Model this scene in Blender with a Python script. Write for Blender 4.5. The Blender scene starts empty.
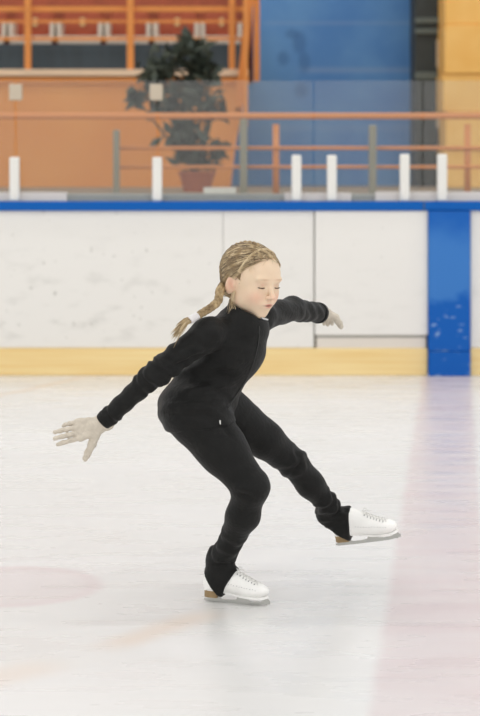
import bpy, bmesh, math, random
import numpy as np
from mathutils import Vector, Matrix
random.seed(7); rng = np.random.default_rng(7)
EXPO = -0.10
F = 1920.0; CH = 1.4; HY = 155.0
C = bpy.context.scene.collection
def at(px, py, Y):                       # pixel + distance -> point in the rink
    return np.array([(px-240.0)*Y/F, Y, CH-(py-HY)*Y/F])
V = lambda *a: np.array(a, dtype=float)

# ------------------------------------------------------------------ materials
def mat(name, col, rough=0.6, metal=0.0, noise=0.0, nscale=20, bump=0.0, bscale=60, spec=0.5, sheen=0.0, col2=None, stretch=(1,1,1), coat=0.0, sss=0.0):
    m = bpy.data.materials.new(name); m.use_nodes = True
    nt = m.node_tree; b = nt.nodes['Principled BSDF']
    c = (*col, 1)
    b.inputs['Base Color'].default_value = c
    b.inputs['Roughness'].default_value = rough; b.inputs['Metallic'].default_value = metal
    b.inputs['Specular IOR Level'].default_value = spec
    b.inputs['Sheen Weight'].default_value = sheen; b.inputs['Coat Weight'].default_value = coat
    if sss: 
        b.inputs['Subsurface Weight'].default_value = sss; b.inputs['Subsurface Scale'].default_value = 0.01
        b.inputs['Subsurface Radius'].default_value = (1, .4, .25)
    tc = nt.nodes.new('ShaderNodeTexCoord'); mp = nt.nodes.new('ShaderNodeMapping')
    mp.inputs['Scale'].default_value = stretch
    nt.links.new(tc.outputs['Object'], mp.inputs['Vector'])
    if noise or col2:
        n = nt.nodes.new('ShaderNodeTexNoise'); n.inputs['Scale'].default_value = nscale; n.inputs['Detail'].default_value = 5
        r = nt.nodes.new('ShaderNodeValToRGB')
        r.color_ramp.elements[0].position = .35; r.color_ramp.elements[1].position = .65
        k2 = col2 if col2 else tuple(min(1, x*(1+noise)) for x in col)
        k1 = col if col2 else tuple(x*(1-noise) for x in col)
        r.color_ramp.elements[0].color = (*k1, 1); r.color_ramp.elements[1].color = (*k2, 1)
        nt.links.new(mp.outputs[0], n.inputs['Vector']); nt.links.new(n.outputs['Fac'], r.inputs[0]); nt.links.new(r.outputs[0], b.inputs['Base Color'])
    if bump:
        n2 = nt.nodes.new('ShaderNodeTexNoise'); n2.inputs['Scale'].default_value = bscale; n2.inputs['Detail'].default_value = 4
        bp = nt.nodes.new('ShaderNodeBump'); bp.inputs['Strength'].default_value = bump; bp.inputs['Distance'].default_value = 0.01
        nt.links.new(mp.outputs[0], n2.inputs['Vector']); nt.links.new(n2.outputs['Fac'], bp.inputs['Height']); nt.links.new(bp.outputs[0], b.inputs['Normal'])
    return m
def hx(r, g, b):                          # sRGB 0..255 -> linear
    f = lambda v: (v/255/12.92) if v/255 <= .04045 else ((v/255+.055)/1.055)**2.4
    return (f(r), f(g), f(b))

M = {}
M['black'] = mat('black_fabric', hx(18,18,17), .6, spec=.22, sheen=.04, noise=.18, nscale=30, bump=.25, bscale=90)
M['black_rib'] = mat('black_ribbing', hx(27,27,26), .9, spec=.2, sheen=.1, bump=.3, bscale=200)
M['glove'] = mat('beige_knit', hx(208,198,183), .95, spec=.15, sheen=.2, noise=.07, nscale=60, bump=.35, bscale=350)
M['boot'] = mat('white_leather', hx(247,246,243), .42, noise=.03, nscale=25, bump=.06, bscale=60)
M['heel'] = mat('tan_heel', hx(150,125,88), .55, noise=.12, nscale=60)
M['steel'] = mat('blade_steel', hx(190,190,186), .28, metal=.9)
M['lace'] = mat('lace', hx(225,224,220), .8)
M['eyelet'] = mat('eyelet', hx(110,112,115), .35, metal=.8)
M['hairtie'] = mat('hair_tie', hx(226,222,222), .45, bump=.2)
M['silver'] = mat('silver_zip', hx(205,205,205), .3, metal=.8)
M['zip'] = mat('zip_tape', hx(40,40,39), .6)
M['hair'] = mat('blond_hair', hx(112,90,62), .55, col2=hx(192,168,128), nscale=26, stretch=(1.2,1,1), spec=.4)
M['hair2'] = mat('blond_strand', hx(226,206,170), .5, col2=hx(170,144,106), nscale=40, spec=.4)
M['hair3'] = mat('ash_strand', hx(108,90,68), .55, col2=hx(146,126,98), nscale=40, spec=.4)
M['lash'] = mat('lashes', hx(84,62,48), .8)
M['eyewhite'] = mat('eye_white', hx(225,220,214), .3)
M['iris'] = mat('iris', hx(92,112,128), .25)
M['board'] = mat('white_board', hx(233,229,223), .45, noise=.02, nscale=2.5)
M['kick'] = mat('yellow_kickplate', hx(243,218,160), .5, col2=hx(236,203,138), nscale=3, stretch=(.5,1,14))
M['caprail'] = mat('blue_cap', hx(0,92,176), .55, spec=.2)
M['whitepost'] = mat('white_plastic', hx(232,230,224), .5)
M['sill'] = mat('grey_sill', hx(165,160,150), .6, noise=.06, nscale=4)
M['shade_strip'] = mat('gap_shade_grey', hx(172,169,162), .8)
M['seam'] = mat('pale_backing', hx(190,186,178), .8)
M['sillw'] = mat('white_sill', hx(226,218,208), .6)
M['greypost'] = mat('grey_paint', hx(142,138,122), .55)
M['orange'] = mat('orange_paint', hx(222,142,66), .5, noise=.05, nscale=5)
M['orange2'] = mat('burnt_orange_paint', hx(220,140,78), .55)
M['owall'] = mat('orange_wall', hx(230,156,80), .7, col2=hx(222,142,68), nscale=.9)
M['bluewall'] = mat('blue_wall', hx(66,112,164), .7, col2=hx(84,124,168), nscale=1.1, stretch=(.5,1,1.6))
M['blueband'] = mat('pale_blue_band', hx(112,146,182), .7)
M['bluedark'] = mat('dark_blue_mark', hx(52,92,140), .7)
M['charcoal'] = mat('charcoal_pillar', hx(52,58,58), .7, noise=.15, nscale=4)
M['greenish'] = mat('grey_green_band', hx(98,108,104), .7)
M['palegrey'] = mat('pale_grey', hx(196,182,162), .7)
M['yellow'] = mat('yellow_panel', hx(246,196,112), .6, col2=hx(240,184,94), nscale=3)
M['seatred'] = mat('brick_red_seat', hx(172,84,54), .6, noise=.12, nscale=9)
M['seatframe'] = mat('pale_grey_frame', hx(216,208,194), .6)
M['tag'] = mat('cream_tag', hx(226,196,140), .6)
M['darkpanel'] = mat('dark_riser', hx(52,66,74), .5, noise=.12, nscale=4, stretch=(4,1,.6))
M['ledge'] = mat('pale_ledge', hx(228,200,170), .7, noise=.05, nscale=3)
M['leaf'] = mat('dark_leaf', hx(52,62,54), .7, col2=hx(78,84,70), nscale=7)
M['pot'] = mat('terracotta', hx(168,96,66), .7)
M['floorst'] = mat('stand_floor', hx(150,132,112), .8, noise=.08, nscale=3)
M['ceil'] = mat('ceiling_white', hx(210,210,208), .8)
M['hall'] = mat('hall_wall', hx(214,212,206), .8)
M['lampbody'] = mat('lamp_body', hx(200,200,200), .5)

def skin_material():
    m = mat('skin', hx(236,200,176), .5, spec=.35, sss=.12)
    nt = m.node_tree; a = nt.nodes.new('ShaderNodeVertexColor'); a.layer_name = 'Col'
    nt.links.new(a.outputs['Color'], nt.nodes['Principled BSDF'].inputs['Base Color'])
    return m
M['skin'] = skin_material()

def glass_material():
    m = bpy.data.materials.new('rink_glass'); m.use_nodes = True; nt = m.node_tree; nt.nodes.clear()
    o = nt.nodes.new('ShaderNodeOutputMaterial'); t = nt.nodes.new('ShaderNodeBsdfTransparent'); d = nt.nodes.new('ShaderNodeBsdfDiffuse'); g = nt.nodes.new('ShaderNodeBsdfGlossy')
    t.inputs[0].default_value = (.95,.97,.97,1); d.inputs[0].default_value = (.78,.74,.72,1); g.inputs['Roughness'].default_value = .12
    a = nt.nodes.new('ShaderNodeMixShader'); a.inputs[0].default_value = .026
    b = nt.nodes.new('ShaderNodeMixShader'); b.inputs[0].default_value = .03
    nt.links.new(t.outputs[0], a.inputs[1]); nt.links.new(d.outputs[0], a.inputs[2])
    nt.links.new(a.outputs[0], b.inputs[1]); nt.links.new(g.outputs[0], b.inputs[2]); nt.links.new(b.outputs[0], o.inputs[0])
    return m
M['glass'] = glass_material()

# ------------------------------------------------------------------ node helpers for the ice and boards
class NB:
    def __init__(s, nt): s.nt = nt
    def n(s, t, **kw):
        x = s.nt.nodes.new(t)
        for k, v in kw.items(): setattr(x, k, v)
        return x
    def lk(s, a, b): s.nt.links.new(a, b)
    def math(s, op, a, b=None, c=None, clamp=False):
        x = s.n('ShaderNodeMath', operation=op, use_clamp=clamp)
        for i, v in enumerate((a, b, c)):
            if v is None: continue
            if isinstance(v, (int, float)): x.inputs[i].default_value = v
            else: s.lk(v, x.inputs[i])
        return x.outputs[0]
    def ramp(s, v, lo, hi, a=0., b=1.):      # smooth map-range
        x = s.n('ShaderNodeMapRange', interpolation_type='SMOOTHSTEP')
        s.lk(v, x.inputs[0])
        for i, k in enumerate((lo, hi, a, b)): x.inputs[i+1].default_value = k
        return x.outputs[0]
    def mix(s, fac, a, b):
        x = s.n('ShaderNodeMix', data_type='RGBA')
        if isinstance(fac, (int, float)): x.inputs[0].default_value = fac
        else: s.lk(fac, x.inputs[0])
        for i, v in ((6, a), (7, b)):
            if isinstance(v, tuple): x.inputs[i].default_value = (*v, 1)
            else: s.lk(v, x.inputs[i])
        return x.outputs[2]

def ice_material():
    m = bpy.data.materials.new('ice'); m.use_nodes = True; nt = m.node_tree; B = NB(nt); bs = nt.nodes['Principled BSDF']
    geo = B.n('ShaderNodeNewGeometry'); sep = B.n('ShaderNodeSeparateXYZ'); B.lk(geo.outputs['Position'], sep.inputs[0])
    X, Y = sep.outputs[0], sep.outputs[1]
    def noise(scale, sx=1, sy=1, det=4):
        mp = B.n('ShaderNodeMapping'); mp.inputs['Scale'].default_value = (sx, sy, 1); B.lk(geo.outputs['Position'], mp.inputs[0])
        n = B.n('ShaderNodeTexNoise'); n.inputs['Scale'].default_value = scale; n.inputs['Detail'].default_value = det; B.lk(mp.outputs[0], n.inputs['Vector']); return n.outputs['Fac']
    base = B.mix(B.ramp(noise(1.1, .7, 1.3), .35, .7), ICE_A, ICE_B)
    # red line across the rink, faded under the ice
    u = B.math('SUBTRACT', X, B.math('MULTIPLY_ADD', Y, 0.1135, -0.222))
    wob = B.math('MULTIPLY', B.math('SUBTRACT', noise(3), .5), .03)
    u = B.math('ADD', u, wob)
    line = B.math('MULTIPLY', B.ramp(u, -.022, .022), B.ramp(u, .285, .325, 1., 0.))
    line = B.math('MULTIPLY', line, B.ramp(noise(2.2, .6, 2.5), .2, .8, .45, .95))
    base = B.mix(B.math('MULTIPLY', line, .72), base, PINK)
    # faded face-off spot
    dx = B.math('SUBTRACT', X, -.745); dy = B.math('SUBTRACT', Y, 6.24)
    d = B.math('SQRT', B.math('ADD', B.math('MULTIPLY', dx, dx), B.math('MULTIPLY', dy, dy)))
    spot = B.ramp(d, .27, .325, 1., 0.)
    ring = B.math('MULTIPLY', B.ramp(d, .22, .27), spot)
    spot = B.math('ADD', B.math('MULTIPLY', spot, .30), B.math('MULTIPLY', ring, .14))
    base = B.mix(spot, base, PINK)
    # faint beige streaks in the ice colour
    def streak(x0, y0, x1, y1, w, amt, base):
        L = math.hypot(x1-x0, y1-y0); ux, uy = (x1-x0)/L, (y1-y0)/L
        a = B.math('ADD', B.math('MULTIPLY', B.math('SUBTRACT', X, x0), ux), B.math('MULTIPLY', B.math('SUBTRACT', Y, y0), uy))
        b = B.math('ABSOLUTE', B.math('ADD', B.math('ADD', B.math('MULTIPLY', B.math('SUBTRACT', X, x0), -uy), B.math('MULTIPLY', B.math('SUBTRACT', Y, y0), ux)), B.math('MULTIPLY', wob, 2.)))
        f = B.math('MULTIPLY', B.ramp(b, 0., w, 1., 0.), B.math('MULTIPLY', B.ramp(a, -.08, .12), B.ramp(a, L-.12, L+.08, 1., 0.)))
        return B.mix(B.math('MULTIPLY', f, amt), base, BEIGE)
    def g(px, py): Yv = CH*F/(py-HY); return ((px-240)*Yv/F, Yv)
    base = streak(*g(105,648), *g(215,612), .10, .55, base)  # beige reflection painted into the ice colour
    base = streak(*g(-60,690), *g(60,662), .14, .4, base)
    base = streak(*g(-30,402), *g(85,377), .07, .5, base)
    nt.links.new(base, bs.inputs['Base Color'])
    bs.inputs['Specular IOR Level'].default_value = .35
    nt.links.new(B.ramp(noise(5, .5, 2.), .3, .7, .24, .36), bs.inputs['Roughness'])
    bp = B.n('ShaderNodeBump'); bp.inputs['Strength'].default_value = .05; bp.inputs['Distance'].default_value = .004
    nt.links.new(noise(9, 1, 2.5, 6), bp.inputs['Height']); nt.links.new(bp.outputs[0], bs.inputs['Normal'])
    return m
ICE_A, ICE_B, PINK, BEIGE = hx(226,225,223), hx(230,229,228), hx(212,190,192), hx(224,204,186)

def board_material():
    m = bpy.data.materials.new('scuffed_board'); m.use_nodes = True; nt = m.node_tree; B = NB(nt); bs = nt.nodes['Principled BSDF']
    geo = B.n('ShaderNodeNewGeometry')
    def noise(scale, sx, sz, det=5):
        mp = B.n('ShaderNodeMapping'); mp.inputs['Scale'].default_value = (sx, 1, sz); B.lk(geo.outputs['Position'], mp.inputs[0])
        n = B.n('ShaderNodeTexNoise'); n.inputs['Scale'].default_value = scale; n.inputs['Detail'].default_value = det; B.lk(mp.outputs[0], n.inputs['Vector']); return n.outputs['Fac']
    sep = B.n('ShaderNodeSeparateXYZ'); B.lk(geo.outputs['Position'], sep.inputs[0])
    Z = sep.outputs[2]
    band = B.math('MULTIPLY', B.ramp(Z, .15, .3), B.ramp(Z, .4, .95, 1., .15))      # pucks and boots scuff the lower half
    left = B.ramp(sep.outputs[0], -1.3, .7, 1., .35)
    sc = B.math('MULTIPLY', B.math('MULTIPLY', B.ramp(noise(5, 1, 2.2, 8), .5, .78), band), left)
    base = B.mix(B.math('MULTIPLY', sc, .55), hx(234,231,226), hx(178,175,168))
    spots = B.math('MULTIPLY', B.ramp(noise(26, 1, 1, 2), .70, .76), B.math('MULTIPLY', left, .6))
    base = B.mix(spots, base, hx(150,145,135))
    nt.links.new(base, bs.inputs['Base Color']); bs.inputs['Roughness'].default_value = .4
    return m
M['board'] = board_material()
def bluepanel_material():
    m = bpy.data.materials.new('scuffed_blue'); m.use_nodes = True; nt = m.node_tree; B = NB(nt); bs = nt.nodes['Principled BSDF']
    geo = B.n('ShaderNodeNewGeometry'); sep = B.n('ShaderNodeSeparateXYZ'); B.lk(geo.outputs['Position'], sep.inputs[0]); Z = sep.outputs[2]
    n = B.n('ShaderNodeTexNoise'); n.inputs['Scale'].default_value = 6; n.inputs['Detail'].default_value = 6; B.lk(geo.outputs['Position'], n.inputs['Vector'])
    zz = B.math('ADD', Z, B.math('MULTIPLY', B.math('SUBTRACT', n.outputs['Fac'], .5), .25))
    pale_mid = B.math('MULTIPLY', B.ramp(zz, .46, .52), B.ramp(zz, .80, 1.05, 1., .1))  # paler blue across the middle of the panel
    base = B.mix(B.math('MULTIPLY', pale_mid, .75), hx(0,90,178), hx(66,128,198))
    n2 = B.n('ShaderNodeTexNoise'); n2.inputs['Scale'].default_value = 14; n2.inputs['Detail'].default_value = 3
    mp = B.n('ShaderNodeMapping'); mp.inputs['Scale'].default_value = (1,1,2.4); B.lk(geo.outputs['Position'], mp.inputs[0]); B.lk(mp.outputs[0], n2.inputs['Vector'])
    ice = B.math('MULTIPLY', B.ramp(n2.outputs['Fac'], .60, .68), B.ramp(Z, .42, .52, .7, 0.))
    base = B.mix(ice, base, hx(150,180,215))
    nt.links.new(base, bs.inputs['Base Color']); bs.inputs['Roughness'].default_value = .5; bs.inputs['Specular IOR Level'].default_value = .25
    return m
M['bluepanel'] = bluepanel_material()
def bluewall_material():                  # painted wall: broad cloudy paint, two paler stripes, darker blotches
    m = bpy.data.materials.new('blue_wall'); m.use_nodes = True; nt = m.node_tree; B = NB(nt); bs = nt.nodes['Principled BSDF']
    geo = B.n('ShaderNodeNewGeometry'); sep = B.n('ShaderNodeSeparateXYZ'); B.lk(geo.outputs['Position'], sep.inputs[0]); X, Z = sep.outputs[0], sep.outputs[2]
    s = 18.8/F; fx = lambda px: (px-240)*s; fz = lambda py: CH-(py-HY)*s
    n = B.n('ShaderNodeTexNoise'); n.inputs['Scale'].default_value = 1.6; n.inputs['Detail'].default_value = 4; B.lk(geo.outputs['Position'], n.inputs['Vector'])
    base = B.mix(B.ramp(n.outputs['Fac'], .3, .7), hx(74,126,186), hx(96,146,196))
    for y, h, x0, amt in ((70,5,300,.5),(23,3,262,.35),(128,6,262,.25)):
        f = B.math('MULTIPLY', B.ramp(B.math('ABSOLUTE', B.math('SUBTRACT', Z, fz(y))), 0, h*s, 1., 0.), B.ramp(X, fx(x0)-.1, fx(x0)+.15, 0., amt))
        base = B.mix(f, base, hx(130,156,190))
    for (x, y, rx, ry) in ((283,58,7,9),(299,42,7,12),(304,62,6,10),(292,34,8,6),(301,90,7,8)):
        dx = B.math('MULTIPLY', B.math('SUBTRACT', X, fx(x)), 1/(rx*s)); dz = B.math('MULTIPLY', B.math('SUBTRACT', Z, fz(y)), 1/(ry*s))
        d = B.math('ADD', B.math('SQRT', B.math('ADD', B.math('MULTIPLY', dx, dx), B.math('MULTIPLY', dz, dz))), B.math('MULTIPLY', B.math('SUBTRACT', n.outputs['Fac'], .5), 1.5))
        base = B.mix(B.ramp(d, .5, 1.3, .4, 0.), base, hx(44,84,134))
    nt.links.new(base, bs.inputs['Base Color']); bs.inputs['Roughness'].default_value = .7
    return m

# ------------------------------------------------------------------ object helpers
def empty(name, label, cat, loc, group=None):
    o = bpy.data.objects.new(name, None); C.objects.link(o); o.location = loc; o.empty_display_size = .1
    o['label'] = label; o['category'] = cat
    if group: o['group'] = group
    return o
def tag(o, label, cat, group=None, kind=None):
    o['label'] = label; o['category'] = cat
    if group: o['group'] = group
    if kind: o['kind'] = kind
    return o
def meshobj(name, verts, faces, m, parent=None, smooth=False, origin=None):
    verts = np.asarray(verts, dtype=float)
    off = np.zeros(3)
    p = parent
    while p is not None: off += np.array(p.location); p = p.parent
    if origin is None: origin = off if parent is not None else verts.mean(0)*V(1,1,0)+V(0,0,verts[:,2].min())
    me = bpy.data.meshes.new(name); me.from_pydata((verts-origin).tolist(), [], [list(map(int, f)) for f in faces]); me.update()
    if smooth: me.polygons.foreach_set('use_smooth', [True]*len(me.polygons))
    o = bpy.data.objects.new(name, me); C.objects.link(o); me.materials.append(m)
    if parent is not None: o.parent = parent; o.location = Vector(origin-off)
    else: o.location = Vector(origin)
    return o
class MB:                                 # collects boxes / prisms / tubes in world space
    def __init__(s): s.v = []; s.f = []
    def box(s, x0, x1, y0, y1, z0, z1, bev=0):
        if bev:
            bm = bmesh.new(); bmesh.ops.create_cube(bm, size=1)
            for v in bm.verts: v.co = Vector(((x0+x1)/2+v.co.x*(x1-x0), (y0+y1)/2+v.co.y*(y1-y0), (z0+z1)/2+v.co.z*(z1-z0)))
            bmesh.ops.bevel(bm, geom=bm.edges[:], offset=bev, segments=3, affect='EDGES', profile=.5)
            s.bm(bm); return s
        k = len(s.v)
        s.v += [(x, y, z) for x in (x0, x1) for y in (y0, y1) for z in (z0, z1)]
        s.f += [[k+i for i in q] for q in ((0,1,3,2),(4,6,7,5),(0,4,5,1),(2,3,7,6),(0,2,6,4),(1,5,7,3))]
        return s
    def bm(s, bm):
        k = len(s.v); bm.verts.index_update()
        s.v += [tuple(v.co) for v in bm.verts]; s.f += [[k+v.index for v in f.verts] for f in bm.faces]; bm.free()
    def prism(s, pts, y0, y1):            # outline in XZ extruded in Y
        k = len(s.v); n = len(pts)
        s.v += [(x, y0, z) for x, z in pts]+[(x, y1, z) for x, z in pts]
        s.f += [list(range(k, k+n)), list(range(k+2*n-1, k+n-1, -1))]
        s.f += [[k+i, k+n+i, k+n+(i+1) % n, k+(i+1) % n] for i in range(n)]
        return s
    def tube(s, pts, r, n=8, flute=0.):
        pts = [np.array(p, float) for p in pts]; m = len(pts)
        rr = r if hasattr(r, '__len__') else [r]*m
        k = len(s.v); up = None
        for i, p in enumerate(pts):
            t = pts[min(i+1, m-1)]-pts[max(i-1, 0)]; t /= np.linalg.norm(t)+1e-12
            if up is None: up = V(0,0,1) if abs(t[2]) < .9 else V(0,1,0)
            a = np.cross(t, up); a /= np.linalg.norm(a); b = np.cross(a, t); up = b
            for j in range(n):
                w = 2*math.pi*j/n; s.v.append(tuple(p+rr[i]*(1+flute*(-1)**j)*(a*math.cos(w)+b*math.sin(w))))
        for i in range(m-1):
            for j in range(n):
                q = k+i*n; s.f.append([q+j, q+(j+1) % n, q+n+(j+1) % n, q+n+j])
        s.f.append([k+j for j in range(n)][::-1]); s.f.append([k+(m-1)*n+j for j in range(n)])
        return s
    def ball(s, c, r, R=None, sub=2):
        bm = bmesh.new(); bmesh.ops.create_icosphere(bm, subdivisions=sub, radius=1)
        r = np.array(r if hasattr(r, '__len__') else (r, r, r), float); c = np.array(c, float)
        for v in bm.verts:
            q = np.array(v.co)*r
            if R is not None: q = R @ q
            v.co = Vector(q+c)
        s.bm(bm); return s
    def build(s, name, m, parent=None, smooth=False, origin=None): return meshobj(name, s.v, s.f, m, parent, smooth, origin)
def struct(o): o['kind'] = 'structure'; return o

# ------------------------------------------------------------------ implicit surfaces (smooth unions meshed with surface nets)
class Field:
    def __init__(s, lo, hi, h):
        s.lo = np.array(lo, float); s.h = h
        s.n = np.ceil((np.array(hi)-s.lo)/h).astype(int)+1
        s.d = np.full(s.n, .08, np.float32)
        s.ax = [s.lo[i]+h*np.arange(s.n[i]) for i in range(3)]
    def sub(s, lo, hi, mar):
        a = np.clip(np.floor((np.array(lo)-mar-s.lo)/s.h).astype(int), 0, s.n); b = np.clip(np.ceil((np.array(hi)+mar-s.lo)/s.h).astype(int)+1, 0, s.n)
        sl = tuple(slice(a[i], b[i]) for i in range(3))
        P = np.stack(np.meshgrid(*[s.ax[i][sl[i]] for i in range(3)], indexing='ij'), -1)
        return sl, P
    def put(s, fn, lo, hi, k=.012, op='u'):
        sl, P = s.sub(lo, hi, max(k*1.2, .012))
        if P.size == 0: return
        e = fn(P).astype(np.float32); d = s.d[sl]
        if op == 'u':
            hh = np.clip(.5+.5*(d-e)/k, 0, 1) if k > 0 else (d > e)*1.
            s.d[sl] = d*(1-hh)+e*hh-k*hh*(1-hh)
        elif op == 's':
            e = -e; hh = np.clip(.5-.5*(d-e)/k, 0, 1); s.d[sl] = d*(1-hh)+e*hh+k*hh*(1-hh)
    def cone(s, a, b, ra, rb, k=.012, op='u', side=None, w=1.):   # tapered limb; w widens it along side
        a = np.array(a, float); b = np.array(b, float)
        if side is not None: side = np.array(side, float); side = side/np.linalg.norm(side)
        def fn(P):
            ab = b-a; L = ab@ab+1e-12; q = P-a
            if side is not None: q = q+(1/w-1)*(q@side)[..., None]*side
            t = np.clip((q@ab)/L, 0, 1)
            return np.linalg.norm(q-t[..., None]*ab, axis=-1)-(ra+(rb-ra)*t)
        r = max(ra, rb)*max(w, 1)
        s.put(fn, np.minimum(a, b)-r, np.maximum(a, b)+r, k, op)
    def ell(s, c, r, R=None, k=.012, op='u'):
        c = np.array(c, float); r = np.array(r, float)
        R = np.eye(3) if R is None else R
        def fn(P):
            q = (P-c)@R; k0 = np.linalg.norm(q/r, axis=-1); k1 = np.linalg.norm(q/(r*r), axis=-1)
            return k0*(k0-1)/(k1+1e-9)
        ext = np.sqrt(((R*r)**2).sum(1))
        s.put(fn, c-ext, c+ext, k, op)
    def mesh(s, smooth=1):
        d = s.d; ins = d < 0
        c = [ins[i:d.shape[0]-1+i, j:d.shape[1]-1+j, k:d.shape[2]-1+k] for i in (0,1) for j in (0,1) for k in (0,1)]
        tot = sum(x.astype(np.int8) for x in c)
        cells = np.argwhere((tot > 0) & (tot < 8))
        idx = -np.ones(tuple(np.array(d.shape)-1), np.int64); idx[tuple(cells.T)] = np.arange(len(cells))
        acc = np.zeros((len(cells), 3)); cnt = np.zeros(len(cells))
        corners = [(i, j, k) for i in (0,1) for j in (0,1) for k in (0,1)]
        for a in corners:
            for ax in range(3):
                if a[ax]: continue
                b = list(a); b[ax] = 1
                A = cells+a; Bc = cells+b
                da = d[tuple(A.T)]; db = d[tuple(Bc.T)]
                m = (da < 0) != (db < 0)
                t = np.where(m, da/(da-db+1e-12), 0)
                p = A.astype(float); p[:, ax] += t
                acc[m] += p[m]; cnt[m] += 1
        v = acc/cnt[:, None]
        faces = []
        for ax in range(3):
            u, w = (ax+1) % 3, (ax+2) % 3
            sl0 = [slice(None)]*3; sl1 = [slice(None)]*3; sl0[ax] = slice(0, -1); sl1[ax] = slice(1, None)
            a = ins[tuple(sl0)]; b = ins[tuple(sl1)]
            for mask, flip in ((a & ~b, False), (~a & b, True)):
                e = np.argwhere(mask)
                ok = (e[:, u] > 0) & (e[:, w] > 0) & (e[:, u] < d.shape[u]-1) & (e[:, w] < d.shape[w]-1); e = e[ok]
                def cid(du, dw):
                    q = e.copy(); q[:, u] -= du; q[:, w] -= dw; return idx[tuple(q.T)]
                f = np.stack([cid(1,1), cid(0,1), cid(0,0), cid(1,0)], 1)
                faces.append(f[:, ::-1] if flip else f)
        f = np.concatenate(faces); v = s.lo+v*s.h
        for _ in range(smooth):
            acc = np.zeros_like(v); cnt = np.zeros(len(v))
            for i in range(4):
                a, b = f[:, i], f[:, (i+1) % 4]
                np.add.at(acc, a, v[b]); np.add.at(cnt, a, 1); np.add.at(acc, b, v[a]); np.add.at(cnt, b, 1)
            v = .5*v+.5*acc/np.maximum(cnt, 1)[:, None]
        return v, f
def normals(v, f):
    n = np.cross(v[f[:, 2]]-v[f[:, 0]], v[f[:, 3]]-v[f[:, 1]]); out = np.zeros_like(v)
    for i in range(4): np.add.at(out, f[:, i], n)
    return out/(np.linalg.norm(out, axis=1)[:, None]+1e-12)
def unit(a): a = np.array(a, float); return a/np.linalg.norm(a)

# ================================================================== SKATER
ROOT = V(0, 6, 0)
girl = empty('person', 'young skater in black with blond braid and beige gloves, gliding low on one white skate', 'person', ROOT)

# ---- pose (joints)
FW = unit(V(math.cos(math.radians(28)), -math.sin(math.radians(28)), 0))      # the way the chest faces
RT = unit(np.cross(FW, V(0,0,1)))                                            # her right
J = dict(
    pelvis=at(200,408,6.0), waist=at(211,382,5.99), chest=at(229,350,5.97), upper=at(234,329,5.965), neck=at(238,312,5.96),
    rsh=at(208,334,5.85), relb=at(153,376,5.80), rwri=at(104,421,5.84),
    lsh=at(260,317,6.09), lelb=at(293,309,6.28), lwri=at(319,313,6.46),
    rhip=at(194,411,5.93), rknee=at(251,487,5.86), rank=at(223,560,5.99),
    lhip=at(222,409,6.06), lknee=at(293,463,6.18), lank=at(339,512,6.27))
BR = ROOT

# ---- head frame
yaw, pitch, roll = math.radians(40), math.radians(7), math.radians(2)
fwd0 = V(math.sin(yaw), -math.cos(yaw), 0); left0 = V(math.cos(yaw), math.sin(yaw), 0)
Rh = np.stack([left0, fwd0, V(0,0,1)], 1)                                     # local x=left, y=forward, z=up
cp, sp = math.cos(pitch), math.sin(pitch)
Rx = np.array([[1,0,0],[0,cp,sp],[0,-sp,cp]])                                 # nod forward
cr, sr = math.cos(roll), math.sin(roll)
Ry = np.array([[cr,0,sr],[0,1,0],[-sr,0,cr]])
Rh = Rh@Rx@Ry
HS = 1.10                                                                    # head scale
HC = at(252.4, 281.5, 5.95)                                                    # head centre
def h2w(p): return HC+(np.asarray(p, float)*HS)@Rh.T

def head_field(f, grow=0., face=True):
    f.ell((0,-.014,.028), (.069+grow,.085+grow,.073+grow), k=.01)
    f.ell((0,.024,.022), (.059+grow,.053+grow,.056+grow), k=.03)
    if not face: return
    f.ell((0,.020,-.030), (.053,.052,.056), k=.03)
    f.ell((0,.032,-.058), (.032,.034,.033), k=.025)
    f.ell((0,.049,-.082), (.015,.014,.013), k=.018)                           # chin
    for sx in (-1, 1):
        f.ell((sx*.031,.046,-.030), (.021,.021,.023), k=.02)                  # cheeks
        f.ell((sx*.046,.004,-.052), (.013,.026,.018), k=.03)                  # jaw
        f.ell((sx*.026,.072,.018), (.018,.007,.005), k=.014)                  # brow
        f.ell((sx*.028,.090,.000), (.014,.013,.0095), k=.010, op='s')        # socket
        f.ell((sx*.0275,.0610,.000), (.0135,.0135,.0125), k=.004)            # lid over eyeball
    f.cone((0,.075,.008), (0,.088,-.022), .0060, .0068, k=.009)               # nose bridge
    f.ell((0,.0925,-.0290), (.0080,.0085,.0072), k=.007)                       # nose tip
    for sx in (-1, 1):
        f.ell((sx*.0095,.084,-.0320), (.0055,.008,.0055), k=.005)
        f.ell((sx*.0050,.0885,-.0378), (.0028,.004,.0028), k=.002, op='s')     # nostril
    f.ell((0,.0695,-.052), (.020,.011,.014), k=.014)                           # muzzle
    f.ell((0,.0765,-.0520), (.0145,.0055,.0030), k=.004)                      # upper lip
    f.ell((0,.0750,-.0590), (.0120,.0058,.0036), k=.004)                      # lower lip
    f.ell((0,.0835,-.0553), (.0150,.0080,.0018), k=.002, op='s')              # mouth line
    for sx in (-1, 1):                                                        # ears
        Re = np.array(Matrix.Rotation(sx*.35, 3, 'Z') @ Matrix.Rotation(-.15, 3, 'X'))
        f.ell((sx*.0705,-.010,-.010), (.0065,.0165,.0275), R=Re, k=.006)
        f.ell((sx*.0785,-.006,-.006), (.0062,.0095,.0175), R=Re, k=.004, op='s')
        f.ell((sx*.0705,.002,-.012), (.004,.004,.006), k=.004)

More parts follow.
